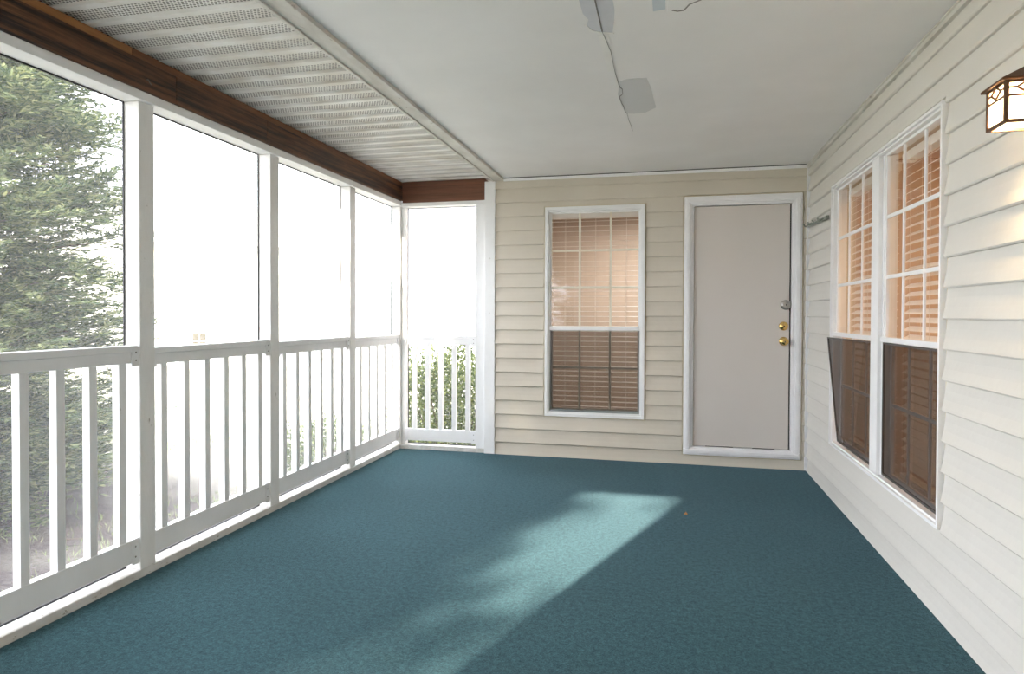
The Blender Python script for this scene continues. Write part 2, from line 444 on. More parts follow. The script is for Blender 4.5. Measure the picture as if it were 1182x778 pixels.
# roof body above (keeps daylight out from above, with a small eave)
mb = MB(); mb.box(-.45, W + .2, YE - .4, .5, H + .065, H + .16)
struct(mb.build('roof', M['houseroof']), 'roof slab over the porch', 'roof')

# ceiling marks (thin real layers)
def cpoly(name, poly, th, m, lab, z=H):
    mb = MB(); mb.prism(poly, z - th, z + .001); o = mb.build(name, m, ceil); o['label'] = lab; return o
cpoly('joint_tape', [(2.062, -3.6), (2.186, -3.6), (2.190, -3.02), (2.180, -2.92), (2.166, -2.815), (2.120, -2.832), (2.083, -2.86), (2.068, -2.91), (2.080, -2.96), (2.064, -3.02)], .0015, M['tape'], 'bare grey joint tape with torn paint edges')
cpoly('paint_edge', [(2.166, -2.815), (2.120, -2.832), (2.083, -2.86), (2.068, -2.91), (2.056, -2.915), (2.070, -2.85), (2.118, -2.812), (2.172, -2.802)], .003, M['paint_pale'], 'curled pale paint edge')
cpoly('paint_strip', [(2.102, -2.80), (2.146, -2.80), (2.143, -2.38), (2.108, -2.36)], .0012, M['paint_pale'], 'paler strip of paint below the tape')
cpoly('skim_patch', [(2.156, -2.22), (2.20, -2.245), (2.292, -2.235), (2.310, -2.05), (2.322, -1.86), (2.330, -1.74), (2.27, -1.66), (2.20, -1.645), (2.156, -1.66), (2.138, -1.80), (2.130, -2.02)], .0012, M['patch'], 'square grey skim patch')
cr_pts = [(2.126, -3.6), (2.124, -3.1), (2.124, -2.84), (2.142, -2.62), (2.141, -2.36), (2.146, -2.18), (2.150, -2.13), (2.160, -2.10), (2.157, -2.02), (2.136, -1.98), (2.141, -1.86), (2.149, -1.80), (2.150, -1.72), (2.160, -1.66), (2.162, -1.52), (2.170, -1.40), (2.172, -1.28)]
mb = MB()
for i, (a, b) in enumerate(zip(cr_pts, cr_pts[1:])):
    w = .0028 if i < 2 else (.0009 if i < 5 else .0015 if i < 12 else .0006)
    d = Vector((b[0]-a[0], b[1]-a[1])).normalized(); nx, ny = -d.y * w, d.x * w
    mb.prism([(a[0]-nx, a[1]-ny), (b[0]-nx, b[1]-ny), (b[0]+nx, b[1]+ny), (a[0]+nx, a[1]+ny)], H - .0034, H + .001)
o = mb.build('ceiling_crack', M['crack'], ceil); o['label'] = 'dark hairline seam crack'
mb = MB(); mb.prism([(2.405, -3.6), (2.392, -2.962), (2.45, -2.948), (2.66, -2.935), (3.3, -2.905), (3.3, -3.6)], H - .011, H + .001)
o = mb.build('access_board', M['ceiling'], ceil, bevel=.002); o['label'] = 'raised rectangular board edge on the ceiling'
cpoly('primer_patch', [(2.335, -3.5), (2.388, -3.5), (2.386, -2.985), (2.338, -2.975)], .0012, M['bluepatch'], 'small bluish primer stripe')
mb = MB(); mb.prism([(2.41, -2.990), (2.432, -2.976), (2.458, -2.979), (2.478, -3.024), (2.52, -3.054), (2.518, -3.060), (2.474, -3.030), (2.455, -2.985), (2.433, -2.982), (2.412, -2.995)], H - .0125, H - .0105)
mb.build('paint_tear', M['crack'], ceil)
# seam trim board, ceiling edge trims
mb = MB(); mb.box(.900, .988, YE, .0, H - .022, H); mb.box(.884, .902, YE, 0, H - .030, H + .012)
struct(mb.build('trim_1', M['seam'], bevel=.002), 'weathered white board covering the seam between soffit and ceiling', 'trim')
mb = MB(); mb.box(.988, 3.5, -.026, -.001, H - .030, H - .008); mb.k = 1; mb.box(.988, 3.5, -.02, -.001, H - .008, H)
struct(mb.build('trim_2', [M['white'], M['dark']], bevel=.001), 'narrow white strip along the top of the back wall', 'trim')
mb = MB(); mb.box(W - .026, W - .001, YE, -.001, H - .030, H - .001); mb.box(W-.034, W-.001, YE, -.001, H-.010, H-.001)
struct(mb.build('trim_3', M['seam'], bevel=.001), 'narrow grey-white strip along the top of the long wall', 'trim')
mb = MB(); mb.box(W - .020, W - .0155, -.022, -.0005, 0.002, H - .03); mb.box(W - .020, W - .001, -.022, -.0165, 0.002, H - .03)
mb.box(W - .027, W-.019, -.022, -.0005, .002, H - .03)
struct(mb.build('trim_4', M['white'], bevel=.001), 'thin white inside corner strip beside the door', 'trim')
# board between screen bay and siding, full height
def corner_board(name, T, label):
    mb = MB(); 
    f = lambda x0, x1, d0, d1, z0, z1: mb.add([T(*p) for p in [(x0,z0,d0),(x1,z0,d0),(x1,z1,d0),(x0,z1,d0),(x0,z0,d1),(x1,z0,d1),(x1,z1,d1),(x0,z1,d1)]], [(0,3,2,1),(4,5,6,7),(0,1,5,4),(1,2,6,5),(2,3,7,6),(3,0,4,7)])
    f(.814, .909, -.10, .022, 0.0, H - .026)
    return struct(mb.build(name, M['white'], bevel=.002), label, 'trim')
corner_board('trim_5', TB, 'tall white board between the end railing and the cream siding')
corner_board('trim_6', TE, 'tall white board beside the end opening behind the viewer')

# ------------------------------------------------------------------ frame: posts, beams, sill, header
PY = [-.93, -1.982, -3.022, -4.065, -5.108]
plabels = ['third white square post counted from the nearest, close to the far corner', 'second white square post, between the two middle railing sections', 'nearest white square post, largest in view, beside the tree view',
           'white square post just beyond the left edge of view', 'white square post behind the viewer']
for y, lab in zip(PY, plabels):
    mb = MB(); mb.box(-.095, 0, y - .046, y + .046, .038, 2.236)
    tag(mb.build('porch_post', M['post'], bevel=.004, origin=(-.0475, y, .038)), lab, 'post', 'white posts of the railing side')
mb = MB(); mb.box(-.095, 0.0, 0.0, .095, .038, 2.236); mb.box(0, .045, .03, .095, .038, 2.236)
tag(mb.build('porch_post', M['post'], bevel=.003, origin=(-.0475, .0475, .038)), 'white corner post where the two railings meet below the brown beams', 'post')
mb = MB(); mb.box(-.095, 0.0, YE - .095, YE + 0.0, .038, 2.236)
tag(mb.build('porch_post', M['post'], bevel=.003, origin=(-.0475, YE - .0475, .038)), 'white corner post behind the viewer', 'post')
for T, nm, lab in ((TB, 'porch_post', 'slim white post at the wall end of the far railing, against the tall board'), (TE, 'porch_post', 'slim white post at the wall end of the railing behind the viewer')):
    mb = MB(); mb.hexa([T(*p) for p in [(.727,.038,-.095),(.8135,.038,-.095),(.8135,.038,.0),(.727,.038,.0),(.727,2.226,-.095),(.8135,2.226,-.095),(.8135,2.226,.0),(.727,2.226,.0)]])
    tag(mb.build(nm, M['white'], bevel=.003, origin=T(.77, .038, -.0475)), lab, 'post')

mb = MB(); mb.box(-.098, 0, -2.12, .0, 0, .038); 
struct(mb.build('sill_far', M['sill'], bevel=.004), 'scuffed white sill plate under the farther railings', 'sill')
mb = MB(); mb.box(-.098, 0, YE, -2.123, 0, .038)
struct(mb.build('sill_near', M['sill'], bevel=.004), 'scuffed white sill plate under the nearer railings', 'sill')
mb = MB(); mb.box(-.098, .8135, .0005, .098, 0, .038)
struct(mb.build('sill_back', M['sill'], bevel=.004), 'white sill plate under the end railing', 'sill')
mb = MB(); mb.box(-.098, .8135, YE - .098, YE - .0005, 0, .038)
struct(mb.build('sill_front', M['sill'], bevel=.004), 'white sill plate behind the viewer', 'sill')
# header boards
mb = MB(); mb.box(-.098, .018, YE - .09, .098, 2.237, 2.279)
struct(mb.build('header_left', M['white'], bevel=.002), 'long white header board under the brown beam', 'header')
mb = MB(); mb.box(.0185, .8135, -.016, .098, 2.227, 2.262)
struct(mb.build('header_back', M['white'], bevel=.002), 'short white header board over the end opening', 'header')
mb = MB(); mb.box(.0185, .8135, YE - .098, YE + .016, 2.227, 2.262)
struct(mb.build('header_front', M['white'], bevel=.002), 'short white header board behind the viewer', 'header')
def beam(y0, y1, lab, m='beam', nm='wood_beam'):
    mb = MB(); mb.box(-.118, .028, y0, y1, 2.280, 2.419)
    o = mb.build(nm, M[m], bevel=.003, origin=(-.045, (y0+y1)/2, 2.28)); return tag(o, lab, 'beam')
nb_ = beam(YE, -2.862, 'dark stained beam length nearest the viewer above the tree view')
beam(-2.860, -2.105, 'short dark stained beam length in the middle of the run')
beam(-2.103, .0, 'far dark stained beam length running into the corner')
mb = MB(); mb.rod((.028, -3.05, 2.335), (.036, -3.05, 2.335), .003); mb.rod((.036, -3.05, 2.335), (.040, -3.045, 2.322), .0025); mb.rod((.040, -3.045, 2.322), (.036, -3.030, 2.318), .0025)
mb.build('bent_nail', M['screw'], nb_)
def strip(y0, y1, lab, m):
    mb = MB(); mb.box(-.118, .026, y0, y1, 2.4195, 2.4535)
    return tag(mb.build('wood_strip', M[m], bevel=.002, origin=(-.045, (y0+y1)/2, 2.4135)), lab, 'beam')
strip(YE, -3.135, 'orange-brown thin wood strip on top of the near beam', 'strip')
strip(-3.133, -.0, 'darker brown thin wood strip on top of the far beam', 'strip2')
mb = MB(); mb.box(.0285, .8135, -.018, .11, 2.263, 2.408)
tag(mb.build('wood_beam', M['beam2'], bevel=.003, origin=(.42, .045, 2.263)), 'reddish brown short beam over the end opening', 'beam')
mb = MB(); mb.box(.0285, .8135, -.014, .11, 2.4085, 2.4535)
tag(mb.build('wood_strip', M['beam2'], bevel=.002, origin=(.42, .045, 2.4025)), 'thin reddish brown strip above the short end beam', 'beam')
mb = MB(); mb.box(.0285, .8135, YE - .11, YE + .018, 2.263, 2.4395)
tag(mb.build('wood_beam', M['beam2'], bevel=.003, origin=(.42, YE, 2.263)), 'brown short beam over the opening behind the viewer', 'beam')
# bent nail and rust spots on the near beam face


# ------------------------------------------------------------------ railings
def railing(T, s0, s1, zt, nb, pitch, label, group, bracket_near=True):
    """T(s,z,x): s along, x depth with 0 = room face of posts, negative outward"""
    c = T((s0+s1)/2, .06, -.035)
    root = empty('porch_railing', c); tag(root, label, 'railing', group)
    def B(mb, a, b, z0, z1, x0, x1):
        mb.add([T(*p) for p in [(a,z0,x0),(b,z0,x0),(b,z1,x0),(a,z1,x0),(a,z0,x1),(b,z0,x1),(b,z1,x1),(a,z1,x1)]], [(0,3,2,1),(4,5,6,7),(0,1,5,4),(1,2,6,5),(2,3,7,6),(3,0,4,7)])
    mb = MB(); B(mb, s0+.001, s1-.001, zt - .082, zt - .030, -.056, -.014); B(mb, s0+.001, s1-.001, zt - .030, zt, -.066, -.006)
    mb.build('top_rail', M['white'], root, bevel=.003)
    mb = MB(); B(mb, s0+.001, s1-.001, .078, .186, -.056, -.016)
    mb.build('bottom_rail', M['white'], root, bevel=.003)
    mid = (s0 + s1) / 2
    for k in range(nb):
        s = mid + (k - (nb-1)/2) * pitch
        mb = MB(); B(mb, s-.0195, s+.0195, .186, zt-.082, -.057, -.0185)
        mb.build('baluster', M['white'], root, bevel=.002)
    for s, sg in ((s0, 1), (s1, -1)):
        for zb, z1 in ((zt-.095, zt-.004), (.070, .190)):
            mb = MB(); w = .040 if sg == BR_SIGN[0] else .016
            B(mb, s + .0005*sg, s + w*sg, zb, z1, -.014, -.0045 if z1 > .5 else -.012)
            b = mb.build('rail_bracket', M['plate'], root, bevel=.0015)
            if w > .02:
                for zz in (.3, .7):
                    mb = MB()
                    q = zb + (z1-zb)*zz; x = -.0045 if z1 > .5 else -.012
                    mb.rod(T(s + .020*sg, q, x-.001), T(s + .020*sg, q, x+.002), .0036, 10)
                    mb.build('screw_head', M['screw'], b)
    return root
BR_SIGN = [-1]
TL = lambda s, z, x: (x, s, z)
TBk = lambda s, z, x: (s, -x, z)
TFr = lambda s, z, x: (s, YE + x, z)
bays = [(-3.976-.0, -3.068), (-2.976, -2.028), (-1.936, -.976), (-.884, 0)]
bays[0] = (-4.019, -3.068)
rl = ['nearest white railing section with the green tree behind it', 'white railing section between the nearest and second posts', 'white railing section between the second and third posts', 'farthest side railing section, bleached by light next to the corner']
for (a, b), zt, lab, nb, pi in zip(bays, (1.094, 1.080, 1.066, 1.056), rl, (6, 6, 6, 5), (.157, .157, .155, .156)):
    railing(TL, a, b, zt, nb, pi, lab, 'white railing sections of the porch')
railing(TL, -5.062, -4.111, 1.10, 6, .157, 'white railing section just outside the left edge of view', 'white railing sections of the porch')
railing(TL, YE, -5.154, 1.10, 7, .157, 'white railing section behind the viewer', 'white railing sections of the porch')
railing(TBk, .0455, .727, 1.050, 5, .1295, 'short white railing across the end opening in front of the leafy shrub', 'white railing sections of the porch')
railing(TFr, .0, .727, 1.050, 5, .1295, 'short white railing across the opening behind the viewer', 'white railing sections of the porch')

# ------------------------------------------------------------------ insect screens of the bays
def bay_screen(T, s0, s1, z1, label):
    root = empty('insect_screen', T((s0+s1)/2, .04, -.086)); tag(root, label, 'screen', 'porch insect screens')
    mb = MB(); mb.add([T(*p) for p in [(s0+.004,.042,-.086),(s1-.004,.042,-.086),(s1-.004,z1-.004,-.086),(s0+.004,z1-.004,-.086)]], [(0,1,2,3)])
    mb.build('screen_mesh', M['screen'], root, recalc=False)
    mb = MB(); w = .0055
    def B(a, b, z0, z2):
        mb.add([T(*p) for p in [(a,z0,-.090),(b,z0,-.090),(b,z2,-.090),(a,z2,-.090),(a,z0,-.082),(b,z0,-.082),(b,z2,-.082),(a,z2,-.082)]], [(0,3,2,1),(4,5,6,7),(0,1,5,4),(1,2,6,5),(2,3,7,6),(3,0,4,7)])
    B(s0+.001, s1-.001, z1-w, z1); B(s0+.001, s1-.001, .039, .039+w); B(s0+.001, s0+w, .04, z1); B(s1-w, s1-.001, .04, z1)
    mb.build('screen_spline', M['black'], root)
sl = ['clear insect screen of the nearest bay with the tree beyond', 'insect screen of the bay between the first and second posts', 'insect screen of the bay between the second and third posts', 'insect screen of the farthest side bay']
for (a, b), lab in zip(bays + [(-5.062, -4.111), (YE, -5.154)], sl + ['insect screen just beyond the left edge of view', 'insect screen behind the viewer']):
    bay_screen(TL, a, b, 2.236, lab)
bay_screen(TBk, .0455, .727, 2.226, 'insect screen of the short end opening with the shrub beyond')
bay_screen(TFr, .0, .727, 2.226, 'insect screen of the short opening behind the viewer')

# ------------------------------------------------------------------ windows
def Bx(mb, T, a, b, z0, z1, d0, d1):
    mb.add([T(*p) for p in [(a,z0,d0),(b,z0,d0),(b,z1,d0),(a,z1,d0),(a,z0,d1),(b,z0,d1),(b,z1,d1),(a,z1,d1)]], [(0,3,2,1),(4,5,6,7),(0,1,5,4),(1,2,6,5),(2,3,7,6),(3,0,4,7)])
def ring(mb, T, a, b, z0, z1, w, d0, d1, wb=None):
    wb = wb or w
    Bx(mb, T, a, b, z1-w, z1, d0, d1); Bx(mb, T, a, b, z0, z0+wb, d0, d1)
    Bx(mb, T, a, a+w, z0+wb, z1-w, d0, d1); Bx(mb, T, b-w, b, z0+wb, z1-w, d0, d1)
def sash(T, a, b, z0, z1, d, root, nm, vs, hs, w=.018, mm='muntin', mw=.009):
    mb = MB(); ring(mb, T, a, b, z0, z1, w, d-.022, d)
    s = mb.build(nm, M['vinyl'], root, bevel=.0015)
    mb = MB(); mb.add([T(*p) for p in [(a+w-.002,z0+w-.002,d-.0145),(b-w+.002,z0+w-.002,d-.0145),(b-w+.002,z1-w+.002,d-.0145),(a+w-.002,z1-w+.002,d-.0145)]], [(0,1,2,3)])
    mb.build('glass_pane', M['glass'], s, recalc=False)
    mb = MB()
    for v in vs: Bx(mb, T, v-mw, v+mw, z0+w, z1-w, d-.0125, d-.004)
    for h in hs: Bx(mb, T, a+w, b-w, h-mw, h+mw, d-.0130, d-.0035)
    mb.build('muntin_grid', M[mm], s)
    return s
# back window
w1 = struct(empty('window_1', TB((WB[0]+WB[1])/2, WB[2], 0)), 'single double-hung window with open blinds in the back wall', 'window')
mb = MB(); a, b, z0, z1 = WB
ring(mb, TB, a, b, z0, z1, .026, -.07, .024); ring(mb, TB, a+.026, b-.026, z0+.026, z1-.026, .014, -.07, .012)
mb.build('window_frame', M['vinyl'], w1, bevel=.002)
sash(TB, 1.401, 2.176, 1.112, 2.137, -.012, w1, 'upper_sash', (1.661, 1.926), (1.800, 1.477), w=.014)
sash(TB, 1.401, 2.176, .399, 1.140, -.040, w1, 'lower_sash', (1.658, 1.922), (.782,), w=.020)
mb = MB(); Bx(mb, TB, 1.401, 2.176, 1.110, 1.143, -.012, .006); mb.build('meeting_rail', M['vinyl'], w1, bevel=.002)
mb = MB(); mb.add([TB(*p) for p in [(1.405,.415,-.004),(2.172,.415,-.004),(2.172,1.108,-.004),(1.405,1.108,-.004)]], [(0,1,2,3)])
ws = mb.build('window_screen', M['wscreen'], w1, recalc=False); ws['label'] = 'dark half-height insect screen'
mb = MB(); ring(mb, TB, 1.402, 2.175, .400, 1.109, .006, -.009, .0); Bx(mb, TB, 1.402, 2.175, .400, .420, -.009, .001); mb.build('screen_frame', M['nickel'], ws)

# right double window (s = -Y)
w2 = struct(empty('window_2', TR((WR[0]+WR[1])/2, WR[2], 0)), 'large double window with half-height dark screens in the long wall', 'window')
mb = MB(); a, b, z0, z1 = WR
ring(mb, TR, a, b, z0, z1, .015, -.07, .026); ring(mb, TR, a+.015, b-.015, z0+.015, z1-.015, .012, -.07, .013)
mb.build('window_frame', M['vinyl'], w2, bevel=.002)
mb = MB(); Bx(mb, TR, 1.668, 1.838, z0+.03, z1-.03, -.07, -.004); Bx(mb, TR, 1.690, 1.816, z0+.03, z1-.03, -.004, .016)
mb.build('mullion', M['vinyl'], w2, bevel=.003)
for (p, q), vv, zz in (((.832, 1.668), (1.112, 1.393), 0), ((1.838, 2.626), (2.092, 2.362), 0)):
    sash(TR, p, q, 1.108, 2.096, -.010, w2, 'upper_sash', vv, (1.760, 1.446), w=.016, mm='vinyl', mw=.0095)
    sash(TR, p, q, .394, 1.128, -.040, w2, 'lower_sash', vv, (.775,), w=.020, mm='vinyl')
    mb = MB(); Bx(mb, TR, p, q, 1.107, 1.134, -.010, .010); mb.build('meeting_rail', M['vinyl'], w2, bevel=.002)
# near screen, flat in its track
mb = MB(); mb.add([TR(*p) for p in [(1.850,.414,-.004),(2.604,.414,-.004),(2.604,1.100,-.004),(1.850,1.100,-.004)]], [(0,1,2,3)])
ws = mb.build('window_screen', M['wscreen'], w2, recalc=False); ws['label'] = 'dark screen seated flat in its track'
mb = MB(); ring(mb, TR, 1.846, 2.608, .408, 1.104, .009, -.010, .0); mb.build('screen_frame', M['mesh_edge'], ws)
# far screen, popped out at its upper far corner
nx, nz = 12, 12
def popped(u, v, off=0):     # u 0..1 from far edge to near edge, v 0..1 from bottom to top
    s = .905 + .02 * (1-v) * (1-u) + (1.664 - .905) * u
    z = .408 + (1.100 - .408) * v
    d = -.002 + .062 * (v ** 1.0) * (1 - u) ** 1.0 + off
    return TR(s, z, d)
mb = MB(); vs = [popped(i/nx, j/nz) for j in range(nz+1) for i in range(nx+1)]
fs = [(j*(nx+1)+i, j*(nx+1)+i+1, (j+1)*(nx+1)+i+1, (j+1)*(nx+1)+i) for j in range(nz) for i in range(nx)]
mb.add(vs, fs); ws = mb.build('window_screen', M['wscreen'], w2, recalc=False); ws['label'] = 'loose dark screen sprung out at its upper far corner'
mb = MB(); e = .012
def bar(u0, v0, u1, v1, du, dv):
    n = 10
    for i in range(n):
        a0 = (u0+(u1-u0)*i/n, v0+(v1-v0)*i/n); a1 = (u0+(u1-u0)*(i+1)/n, v0+(v1-v0)*(i+1)/n)
        P = [popped(a0[0], a0[1], -.006), popped(a1[0], a1[1], -.006), popped(a1[0]+du, a1[1]+dv, -.006), popped(a0[0]+du, a0[1]+dv, -.006),
             popped(a0[0], a0[1], .003), popped(a1[0], a1[1], .003), popped(a1[0]+du, a1[1]+dv, .003), popped(a0[0]+du, a0[1]+dv, .003)]
        mb.hexa(P)
bar(0, 0, 1, 0, 0, e); bar(0, 1, 1, 1, 0, -e); bar(0, 0, 0, 1, e, 0); bar(1, 0, 1, 1, -e, 0)
mb.build('screen_frame', M['mesh_edge'], ws)

# blinds
def blind(T, a, b, z0, z1, d, label, pitch=.044, tilt=18, wd=.043):
    root = empty('window_blind', T((a+b)/2, z0, d)); tag(root, label, 'blind')
    mb = MB(); z = z1 - .07; t = math.radians(tilt); c, s = math.cos(t)*wd/2, math.sin(t)*wd/2; h = .0013
    while z > z0 + .035:
        mb.hexa([T(a,z-s-h,d-c), T(b,z-s-h,d-c), T(b,z+s-h,d+c), T(a,z+s-h,d+c), T(a,z-s+h,d-c), T(b,z-s+h,d-c), T(b,z+s+h,d+c), T(a,z+s+h,d+c)])
        z -= pitch
    mb.build('slats', M['blind'], root)
    mb = MB(); Bx(mb, T, a, b, z1-.045, z1, d-.028, d+.028); mb.build('headrail', M['blind'], root, bevel=.002)
    mb = MB(); Bx(mb, T, a, b, z0+.004, z0+.022, d-.024, d+.024); mb.build('bottom_rail', M['blind'], root, bevel=.002)
    mb = MB()
    for u in (.16, .5, .84):
        s_ = a + (b-a)*u
        for dd in (-.026, .026): mb.rod(T(s_, z0+.02, d+dd), T(s_, z1-.04, d+dd), .0011, 6)
    mb.build('ladder_cord', M['blind'], root)
blind(TB, 1.395, 2.18, .400, 2.135, -.112, 'open white slat blind inside the back wall window', tilt=-5)
blind(TR, .850, 1.664, .400, 2.085, -.112, 'white slat blind behind the farther pane of the double window', tilt=-32)
blind(TR, 1.842, 2.61, .400, 2.085, -.112, 'white slat blind behind the nearer pane of the double window', tilt=-32)

# rooms behind the windows
def room(name, T, s0, s1, dd, m, label):
    mb = MB(); z0, z1 = -.05, 2.5
    P = [T(*p) for p in [(s0,z0,-.121),(s1,z0,-.121),(s1,z1,-.121),(s0,z1,-.121),(s0,z0,-dd),(s1,z0,-dd),(s1,z1,-dd),(s0,z1,-dd)]]
    mb.add(P, [(4,5,6,7),(0,1,5,4),(1,2,6,5),(2,3,7,6),(3,0,4,7)])
    o = mb.build(name, m, recalc=False); so = o.modifiers.new('thick', 'SOLIDIFY'); so.thickness = .02; so.offset = 0
    return struct(o, label, 'wall')
room('wall_inside_back', TB, .95, 3.45, 2.8, M['room'], 'tan room walls seen through the back window')
room('wall_inside_right', TR, .15, 4.2, 3.0, M['room_warm'], 'warmly lit room walls seen through the double window')

# ------------------------------------------------------------------ door
d1 = struct(empty('door_1', TB((DO[0]+DO[1])/2, DO[2], 0)), 'plain pale slab door in white casing at the end of the back wall', 'door')
mb = MB(); a, b, z0, z1 = DO
ring(mb, TB, a, b, z0, z1, .060, -.05, .024, .052); ring(mb, TB, a+.016, b-.016, z0+.014, z1-.016, .030, .0, .033, .03)
ring(mb, TB, a+.060, b-.060, z0+.052, z1-.060, .018, -.05, .012, .016)
mb.build('door_casing', M['casing'], d1, bevel=.004)
mb = MB(); Bx(mb, TB, a+.078, b-.078, z0+.068, z1-.078, -.055, -.030); mb.build('door_gap_strip', M['dark'], d1)
mb = MB(); Bx(mb, TB, a+.080, b-.0895, z0+.074, z1-.084, -.0295, -.006)
leaf = mb.build('door_leaf', M['door'], d1, bevel=.002)
mb = MB(); Bx(mb, TB, a+.18, a+.40, z0+.069, z0+.0735, -.02, -.004); Bx(mb, TB, a+.55, a+.72, z0+.067, z0+.0725, -.02, -.005)
mb.build('worn_sweep', M['dark'], d1)
DE = (1.80, 2.70, .084, 2.19)
d2 = struct(empty('door_2', TE(2.25, .084, 0)), 'pale slab door in white casing behind the viewer', 'door')
mb = MB(); a, b, z0, z1 = DE
ring(mb, TE, a, b, z0, z1, .070, -.05, .026, .052); mb.build('door_casing', M['casing'], d2, bevel=.004)
mb = MB(); Bx(mb, TE, a+.071, b-.071, z0+.053, z1-.071, -.05, -.006); mb.build('door_leaf', M['door'], d2, bevel=.002)
def hw(name, x, z, prof, m, lab):
    T = lambda px, py, h: (x + px, .006 - h, z + py)
    mb = MB(); mb.lathe(prof, 28, T); o = mb.build(name, m, leaf, smooth=True); o['label'] = lab; return o
o = hw('deadbolt', 3.332, 1.328, [(.040, 0), (.041, .006), (.038, .016), (.030, .026), (.022, .031), (.020, .029), (.012, .029)], M['nickel'], 'domed satin nickel deadbolt')
mb = MB(); mb.rod((3.332, -.024, 1.328), (3.332, -.0275, 1.328), .006, 8); mb.box(3.3305, 3.3335, -.0285, -.024, 1.320, 1.336); mb.build('keyhole', M['black'], o)
o = hw('deadbolt', 3.316, 1.157, [(.036, 0), (.036, .007), (.032, .013), (.024, .017), (.020, .0165), (.018, .020), (.010, .020)], M['brass'], 'flat round brass deadbolt')
mb = MB(); mb.rod((3.318, -.013, 1.155), (3.318, -.0155, 1.155), .006, 8); mb.build('keyhole', M['black'], o)
o = hw('door_knob', 3.318, 1.034, [(.036, 0), (.036, .005), (.028, .010), (.016, .014), (.014, .030), (.020, .038), (.028, .046), (.031, .056), (.028, .066), (.019, .072), (.012, .073)], M['brass'], 'round brass door knob')
mb = MB(); mb.rod((3.318, -.066, 1.034), (3.318, -.0685, 1.034), .0045, 8); mb.build('keyhole', M['black'], o)

# ------------------------------------------------------------------ small rail with knobs on the right wall, beyond the window
rr = empty('hook_rail', TR(.39, 1.945, .02)); tag(rr, 'tarnished grey-green metal hook rail with pale knobs on the siding between corner and window', 'hook rail')
mb = MB(); pr = lambda s: 1.958 - .03 * (s - .05) / .66
for i in range(8):
    s0 = .05 + i*.0825; s1 = s0 + .0825; th = .013 + .006*math.sin(i*2.1)
    mb.add([TR(*p) for p in [(s0,pr(s0)-.014,.014),(s1,pr(s1)-.014,.014),(s1,pr(s1)+.014,.014),(s0,pr(s0)+.014,.014),(s0,pr(s0)-.012,.014+th),(s1,pr(s1)-.012,.014+th),(s1,pr(s1)+.012,.014+th),(s0,pr(s0)+.012,.014+th)]], [(0,3,2,1),(4,5,6,7),(0,1,5,4),(1,2,6,5),(2,3,7,6),(3,0,4,7)])
mb.build('rail_bar', M['verdigris'], rr, bevel=.003)
for s in (.13, .29, .45, .61):
    mb = MB(); z = pr(s)
    mb.rod(TR(s, z, .03), TR(s, z-.018, .058), .006, 8); mb.rod(TR(s, z-.018, .058), TR(s, z+.006, .072), .006, 8)
    hk = mb.build('hook', M['verdigris'], rr)
for s in (.33, .42):
    z = pr(s) + .014
    mb = MB(); mb.lathe([(.004, -.016), (.011, -.012), (.016, -.004), (.016, .004), (.011, .012), (.004, .016)], 12, lambda x, y, h: TR(s + x, z + h, .044 + y))
    mb.build('knob', M['knob_pale'], rr, smooth=True)

# ------------------------------------------------------------------ wall lantern
X0, X1, Y0, Y1, Z0, Z1 = 3.338, 3.446, -3.497, -3.392, 1.798, 1.918
la = empty('wall_lantern', (W, (Y0+Y1)/2, 1.86)); tag(la, 'lit bronze wall lantern with frosted panes and diamond lattice on the siding', 'wall lamp')
r_ = .0055
mb = MB()
for x in (X0, X1):
    for y in (Y0, Y1): mb.box(x-r_, x+r_, y-r_, y+r_, Z0, Z1)
zl = Z1 - .043
for z in (Z0 + .004, zl, Z1 - .003):
    rr_ = .0048 if z != zl else .0035
    for y in (Y0, Y1): mb.box(X0, X1, y-rr_, y+rr_, z-rr_, z+rr_)
    for x in (X0, X1): mb.box(x-rr_, x+rr_, Y0, Y1, z-rr_, z+rr_)
fr = mb.build('lantern_frame', M['bronze'], la, bevel=.001)
mb = MB(); zc = (zl + Z1) / 2; hh = (Z1 - zl) / 2
for fixed, lo, hi, ax in ((Y0, X0, X1, 'x'), (Y1, X0, X1, 'x'), (X0, Y0, Y1, 'y')):
    pt = (lambda u, z: (u, fixed + (-.0035 if fixed == Y0 else .0035), z)) if ax == 'x' else (lambda u, z: (fixed - .0035, u, z))
    c = (lo + hi) / 2; q = (hi - lo)
    dia = [(c - q*.27, zc), (c, zc + hh*.8), (c + q*.27, zc), (c, zc - hh*.8)]
    for k in range(4): mb.rod(pt(*dia[k]), pt(*dia[(k+1) % 4]), .0034, 6)
    for sgn, u in ((-1, lo), (1, hi)):
        mb.rod(pt(u, zc), pt(c + sgn*q*.27, zc), .0034, 6)
    mb.rod(pt(c, zc+hh*.8), pt(c, Z1), .0034, 6); mb.rod(pt(c, zc-hh*.8), pt(c, zl), .0034, 6)
mb.build('lattice', M['bronze'], la)
for P in ([(X0,Y0,Z0),(X1,Y0,Z0),(X1,Y0,Z1),(X0,Y0,Z1)], [(X0,Y1,Z0),(X1,Y1,Z0),(X1,Y1,Z1),(X0,Y1,Z1)], [(X0,Y0,Z0),(X0,Y1,Z0),(X0,Y1,Z1),(X0,Y0,Z1)], [(X1,Y0,Z0),(X1,Y1,Z0),(X1,Y1,Z1),(X1,Y0,Z1)]):
    mb = MB(); mb.add(P, [(0,1,2,3)]); g = mb.build('glass_panel', M['lampglass'], la, recalc=False)
    so = g.modifiers.new('t', 'SOLIDIFY'); so.thickness = .0015; so.offset = 0
o_ = .016; zt = Z1 + .004; ax_, ay_, zp = (X0+X1)/2, (Y0+Y1)/2, Z1 + .060
mb = MB(); e4 = [(X0-o_,Y0-o_),(X1+o_,Y0-o_),(X1+o_,Y1+o_),(X0-o_,Y1+o_)]
